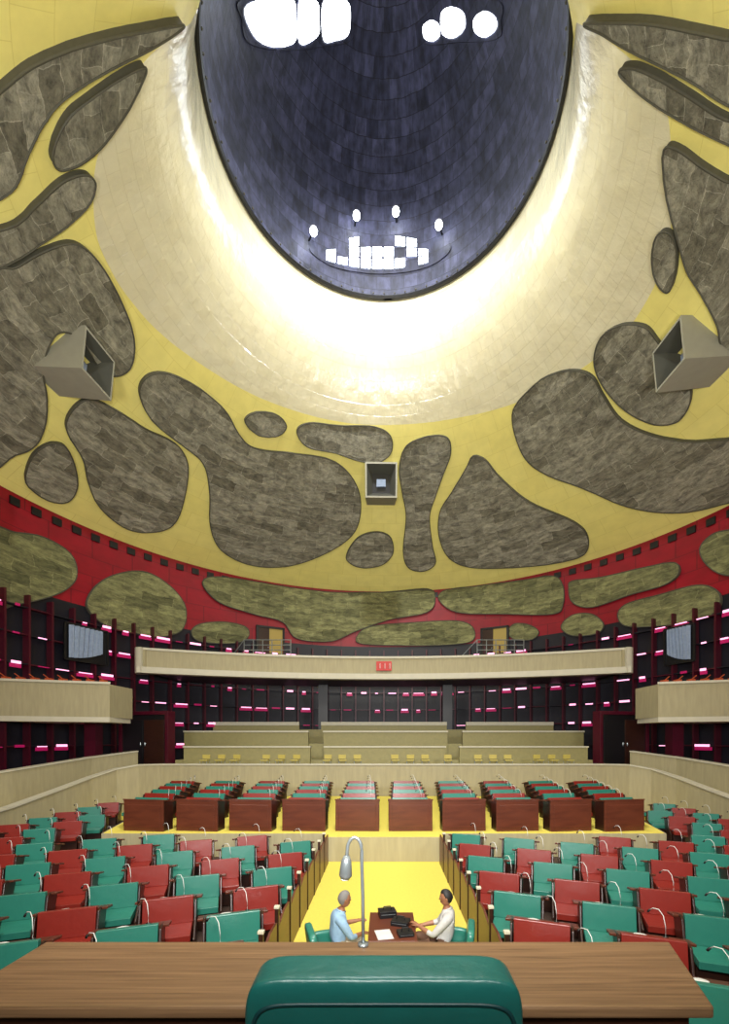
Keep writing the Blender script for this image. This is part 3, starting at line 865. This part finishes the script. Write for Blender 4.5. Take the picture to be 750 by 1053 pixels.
person('seated_man',(-.68,6.3,-.02),math.radians(-72),'hairg','shirtb','trous',
       [(-.27,.10,.74),(.25,.16,.74)],[(-.16,.33,.80),(.06,.36,.70)],.10,.1,
       [(.13,.40,.53),(.13,.40,.53)],[(.13,.36,.1),(.12,.40,.1)])
armchair((-.74,6.29,0),math.radians(-72))
person('seated_man',(.88,6.4,-.02),math.radians(78),'hairb','shirtw','trousd',
       [(-.25,.14,.74),(.26,.10,.74)],[(-.10,.36,.80),(.18,.33,.70)],-.12,.05,
       [(.13,.42,.53),(.10,.42,.58)],[(.13,.38,.1),(.06,.50,.14)])
armchair((.95,6.39,0),math.radians(78))

# ------------------------------------------------------------------ lights
def area(name,loc,tgt,size,e,col=(1,1,1),spread=180):
    l=bpy.data.lights.new(name,'AREA'); l.shape='DISK'; l.size=size; l.energy=e; l.color=col; l.spread=math.radians(spread)
    o=bpy.data.objects.new(name,l); COL.objects.link(o); o.location=loc
    o.rotation_euler=(Vector(tgt)-Vector(loc)).to_track_quat('-Z','Y').to_euler(); return o
def wallpt(px,py):
    th,s,_=survey(px,py); return pt(th,s)
area('dome_daylight_fill',(0,D,40.0),(0,D,0),3.5,900,(.9,.95,1),80)
area('dome_daylight_fill',(0,12.6,32.5),wallpt(388,415),1.6,800,(.98,.98,1),72)
area('dome_daylight_fill',(3.2,13.5,32.0),wallpt(225,320),.9,170,(.96,.97,1),50)  # added unseen lamp, makes a glow spot on the left cream
area('dome_daylight_fill',(-3.2,13.5,32.0),wallpt(580,300),.9,170,(.96,.97,1),50)  # same added lamp for the glow on the right cream
area('offscreen_fill_down',(0,5,16),(0,19,0),3,1400,(1,.98,.94),130)  # added fill above the view, brightens benches and floor
area('offscreen_fill_up',(0,-.9,5.5),(0,30,18),3,2000,(1,.99,.96),150)  # added fill behind the camera, brightens the far shell
area('offscreen_fill_up',(-9,4,7),(-4,24,19),3,1050,(1,.99,.96))  # pair of added side fills, out of view, for the upper walls
area('offscreen_fill_up',(9,4,7),(4,24,19),3,1050,(1,.99,.96))
for p in lamp_pts:
    l=bpy.data.lights.new('tower_bulb_light','POINT'); l.energy=12; l.shadow_soft_size=.15; l.color=(.88,.94,1)
    o=bpy.data.objects.new('tower_bulb_light',l); COL.objects.link(o); o.location=p
w=bpy.data.worlds.new('World'); sc.world=w; w.use_nodes=True
w.node_tree.nodes['Background'].inputs[0].default_value=(.6,.7,.9,1); w.node_tree.nodes['Background'].inputs[1].default_value=.3

# ------------------------------------------------------------------ camera
cd=bpy.data.cameras.new('camera'); cam=bpy.data.objects.new('camera',cd); COL.objects.link(cam)
cam.location=(0,0,CZ); cam.rotation_euler=(math.pi/2,0,0)
cd.sensor_fit='VERTICAL'; cd.sensor_height=24; cd.lens=24*F/1053
cd.shift_x=-(VX-375)/1053; cd.shift_y=(VY-526.5)/1053
cd.clip_start=.05; cd.clip_end=200
sc.camera=cam
